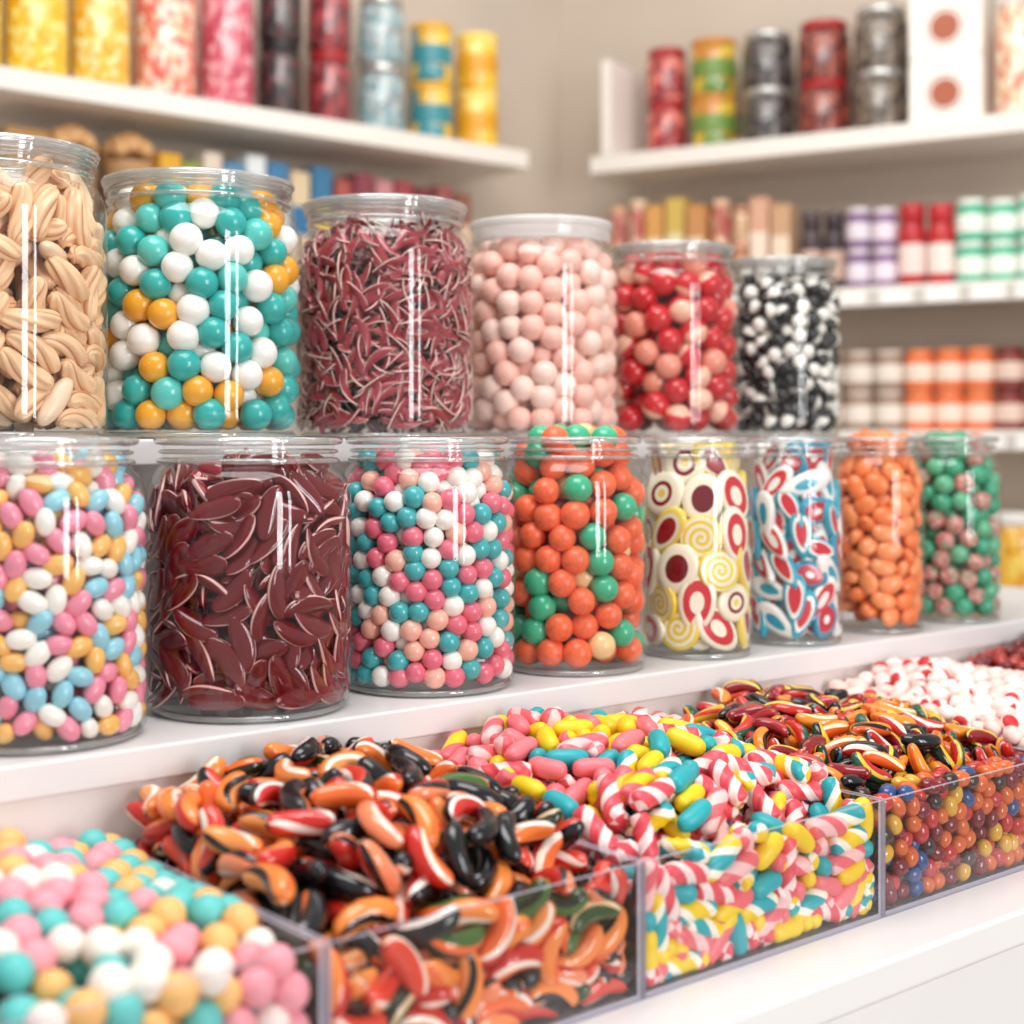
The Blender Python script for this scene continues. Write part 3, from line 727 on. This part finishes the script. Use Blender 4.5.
bx=[(20,44,.22,'#b88a52','#efe0c0','tan carton of sweets'),(163,24,.205,'#d8a32c','#e8d05a','yellow carton of sweets'),(185,20,.19,'#8aa03e','#e6d25a','green and yellow carton of sweets'),(205,20,.215,'#d8c8b8','#c9372f','pale carton with red band'),(226,22,.20,'#4f8db4','#e8eef0','blue carton with white band'),(248,22,.225,'#dfe4e6','#3f7fb0','white carton with blue band'),(270,22,.215,'#3f7ba4','#dfe6ea','blue carton with pale band'),(292,22,.205,'#d9c3a0','#2e6f9e','cream carton with blue band'),(314,22,.22,'#3a749a','#e2c04a','blue carton with yellow band'),
    (336,20,.20,'#b05a50','#e8c8a8','brick red carton with cream band'),(356,20,.215,'#86404a','#d88a7a','maroon carton of sweets'),(376,20,.205,'#c4848a','#f0d8d0','dusty pink carton of sweets'),(396,20,.215,'#a84a50','#e8d8c8','red carton with pale band'),(416,20,.205,'#7a3640','#c9786a','dark red carton of sweets'),(436,18,.215,'#a05a5a','#e0c0b0','rosy carton of sweets'),(455,18,.20,'#8c5a4a','#d8b8a0','brown carton of sweets')]
for px,pw,h,c,b,lab in bx:
    t=1.70+rng.uniform(-.015,.015); s=s_at(px,t); p=W(s,t,.3602); w=pw/F*p.y*.98
    item_box(p,TH,w,.07,h,pmat('printed_card',c,.5),lab,'box',GT,None,pmat('card_band',b,.5))
# right top shelf
GR='stacked cans and jars on the corner wall shelf'
RT=[(667,43,'jar',.255,['#b3303a','#e07a6a','#8e2028'],REDL,'jar of red candies, stacked'),
    (714,47,'can',.26,['#d9b43a','#6a8a3c','#c8802c','#d9b43a'],None,'yellow and green tin, stacked'),
    (768,54,'jar',.26,['#332c2c','#6a605c','#221e20'],SIL,'dark jar of black sweets with silver lid, stacked'),
    (824,54,'jar',.265,['#6e2018','#a4503c','#541614'],REDL,'jar of reddish brown candies, stacked'),
    (881,56,'jar',.28,['#5e5044','#8a7c6e','#463c34'],SIL,'grey brown jar with silver lid, stacked')]
for px,pw,kd,H,cols,lm,lab in RT:
    m_=.10; k=k_at(px,m_); p=WR(k,m_,.6722); w=pw/F*p.y*.96
    mm=cell_mat('mixed_sweets',cols,60 if kd=='jar' else 28)
    for j in range(2):
        q_=p+Vector((0,0,j*H/2))
        if kd=='jar': item_jar(q_,w,H/2,mm,lm,lab,'jar',GR)
        else: item_can(q_,w,H/2,mm,pmat('tin_lid_paint',cols[2],.3),pmat('tin_band',cols[1],.4),lab,'tin',GR)
cardw=pmat('white_card','#f3ede6',.5); brown=pmat('brown_print','#a8583c',.5)
for px,pw in ((952,76),):
    m_=.09; k=k_at(px,m_); p=WR(k,m_,.6722); w=pw/F*p.y*.93
    for j in range(2): item_box(p+Vector((0,0,j*.142)),TR,w,.12,.138,cardw,'white carton with round brown emblem, stacked','box','white cartons on the corner wall shelf',brown)
for px,pw in ((1021,54),(1078,54)):
    m_=.09; k=k_at(px,m_); p=WR(k,m_,.6722); w=pw/F*p.y*.95
    item_jar(p,w,.28,cell_mat('mixed_sweets',['#e8c8a4','#d98a72','#f4e4cc'],60),WL,'tall jar of cream and pink candies','jar',GR)
# right second shelf : packs, jars and bottles
GB='small packs and bottles on the middle wall shelf'
pal=[('#b5645a','#e8b08a'),('#c4685c','#f0d0b0'),('#d9a05a','#efe0b8'),('#d3b25c','#e9dcae'),('#c98f5a','#f0d8b8'),('#b5594a','#e8c0a0'),
     ('#dcb894','#c98a6a'),('#d9a88c','#f2dfcb'),('#caa07c','#efd9c2'),('#4a3a40','#d8b8a8'),('#3a2c34','#c8a898'),('#7d5a86','#e6dbe6'),('#8a6690','#ede0ec'),('#b8242c','#f1d9d2'),('#c02a30','#f4e2da'),('#4fb893','#eef3ea'),('#5cc09c','#f2f5ee'),('#6cc6a6','#f2f5ee')]
pws=[20,20,20,21,21,21,21,21,22,23,23,26,26,29,29,31,31,31]
x=609
for i,(c,l) in enumerate(pal):
    pw=pws[i]; m_=.07; k=k_at(x+pw/2,m_); p=WR(k,m_,.3272); w=pw/F*p.y*.95
    nm='rust' if i<2 else 'amber' if i<6 else 'beige' if i<9 else 'dark plum' if i<11 else 'purple' if i<13 else 'red' if i<15 else 'mint green'
    h=(.245-.004*i)*(1 if i%2 else .93) if i<9 else .180*(1 if i%2 else .97)
    if i in (2,3,4,7,8): item_box(p,TR,w*.95,.06,h,pmat('printed_card',c,.5),nm+' carton with pale band','box',GB,None,pmat('card_band',l,.5))
    elif i in (0,1,5,6):
        for j in range(2): item_jar(p+Vector((0,0,j*h/2)),w,h/2,cell_mat('mixed_sweets',[c,l,c],60),pmat('bottle_cap_plastic',l,.35),nm+' small sweet jar, stacked','jar',GB)
    elif i in (11,12,15,16,17):
        for j in range(2): item_jar(p+Vector((0,0,j*h/2)),w,h/2,pmat('tub_plastic',c,.35),pmat('bottle_cap_plastic',l,.35),nm+' small sweet tub, stacked','tub',GB,pmat('paper_label',l,.5),'sweet_tub')
    else: item_bottle(p,w,h,pmat('bottle_plastic',c,.3),pmat('bottle_cap_plastic',c,.35),nm+' candy bottle with pale label','bottle',GB,pmat('paper_label',l,.5))
    x+=pw
    if i==8: x=800
# right third shelf
GP='small tubs on the lower wall shelf'
x=770
for i in range(12):
    m_=.07; k=k_at(x,m_); p=WR(k,m_,.0152); pw=30; w=pw/F*p.y*.97
    if i<5: c,l,lm,nm='#a58a78','#efe4d8',pmat('taupe_lid','#d8c8ba',.4),'taupe tub with cream label'
    elif i<8: c,l,lm,nm='#f07a45','#f9e3d2',pmat('orange_lid','#ee8a58',.4),'orange tub with pale label'
    else: c,l,lm,nm='#8c3a34','#e8cdbd',pmat('dark_red_lid','#7a2f2c',.4),'dark red tub with pale label'
    for j in range(2): item_jar(p+Vector((0,0,j*.088)),w,.087,pmat('tub_plastic',c,.4),lm,nm,'tub',GP,pmat('paper_label',l,.5),'sweet_tub')
    x+=pw
for px in (960,1016,1070):
    m_=.09; k=k_at(px,m_); p=WR(k,m_,-.3498); 
    item_jar(p,.115,.19,cell_mat('mixed_sweets',['#efb52c','#f6d25a','#e09a20'],60),WL,'jar of golden yellow candies','jar','yellow jars on the bottom wall shelf')

# ---------------------------------------------------------------- lights
def area(name,loc,target,sx,sy,power,col=(1,1,1)):
    l=bpy.data.lights.new(name,'AREA'); l.shape='RECTANGLE'; l.size=sx; l.size_y=sy; l.energy=power; l.color=col
    o=bpy.data.objects.new(name,l); COL.objects.link(o); o.location=loc
    o.rotation_euler=(Vector(target)-Vector(loc)).to_track_quat('-Z','Y').to_euler(); return o
area('window_light',(1.64,-.64,ZC+.30),(.1,1.5,ZC-.1),.30,1.4,25,(.98,.99,1))
area('window_light',(2.02,-.26,ZC+.30),(.1,1.5,ZC-.1),.14,1.4,12,(.98,.99,1))
area('unseen_top_softbox',(-.1,.9,ZC+1.5),(.2,1.5,ZC-.3),1.3,.9,28,(1,.985,.965))  # unseen soft source for the light from above
area('unseen_top_softbox',(.3,2.2,ZC+1.45),(.3,3.4,ZC+.3),1.6,.9,16,(1,.95,.89))  # added overhead area light to brighten the back corner, no fixture modelled
w=bpy.data.worlds.new('shop_ambient'); scene.world=w; w.use_nodes=True
w.node_tree.nodes['Background'].inputs[0].default_value=(1,.98,.955,1); w.node_tree.nodes['Background'].inputs[1].default_value=.54
scene.view_settings.view_transform='Standard'

cam=bpy.data.cameras.new('camera'); co=bpy.data.objects.new('camera',cam); COL.objects.link(co)
co.location=(0,0,ZC); co.rotation_euler=(math.pi/2,0,0)
cam.sensor_width=36; cam.lens=F/1024*36; cam.shift_y=-75/1024; cam.clip_start=.05
cam.dof.use_dof=True; cam.dof.focus_distance=1.36; cam.dof.aperture_fstop=3.1
scene.camera=co
print('objects',len(bpy.data.objects))
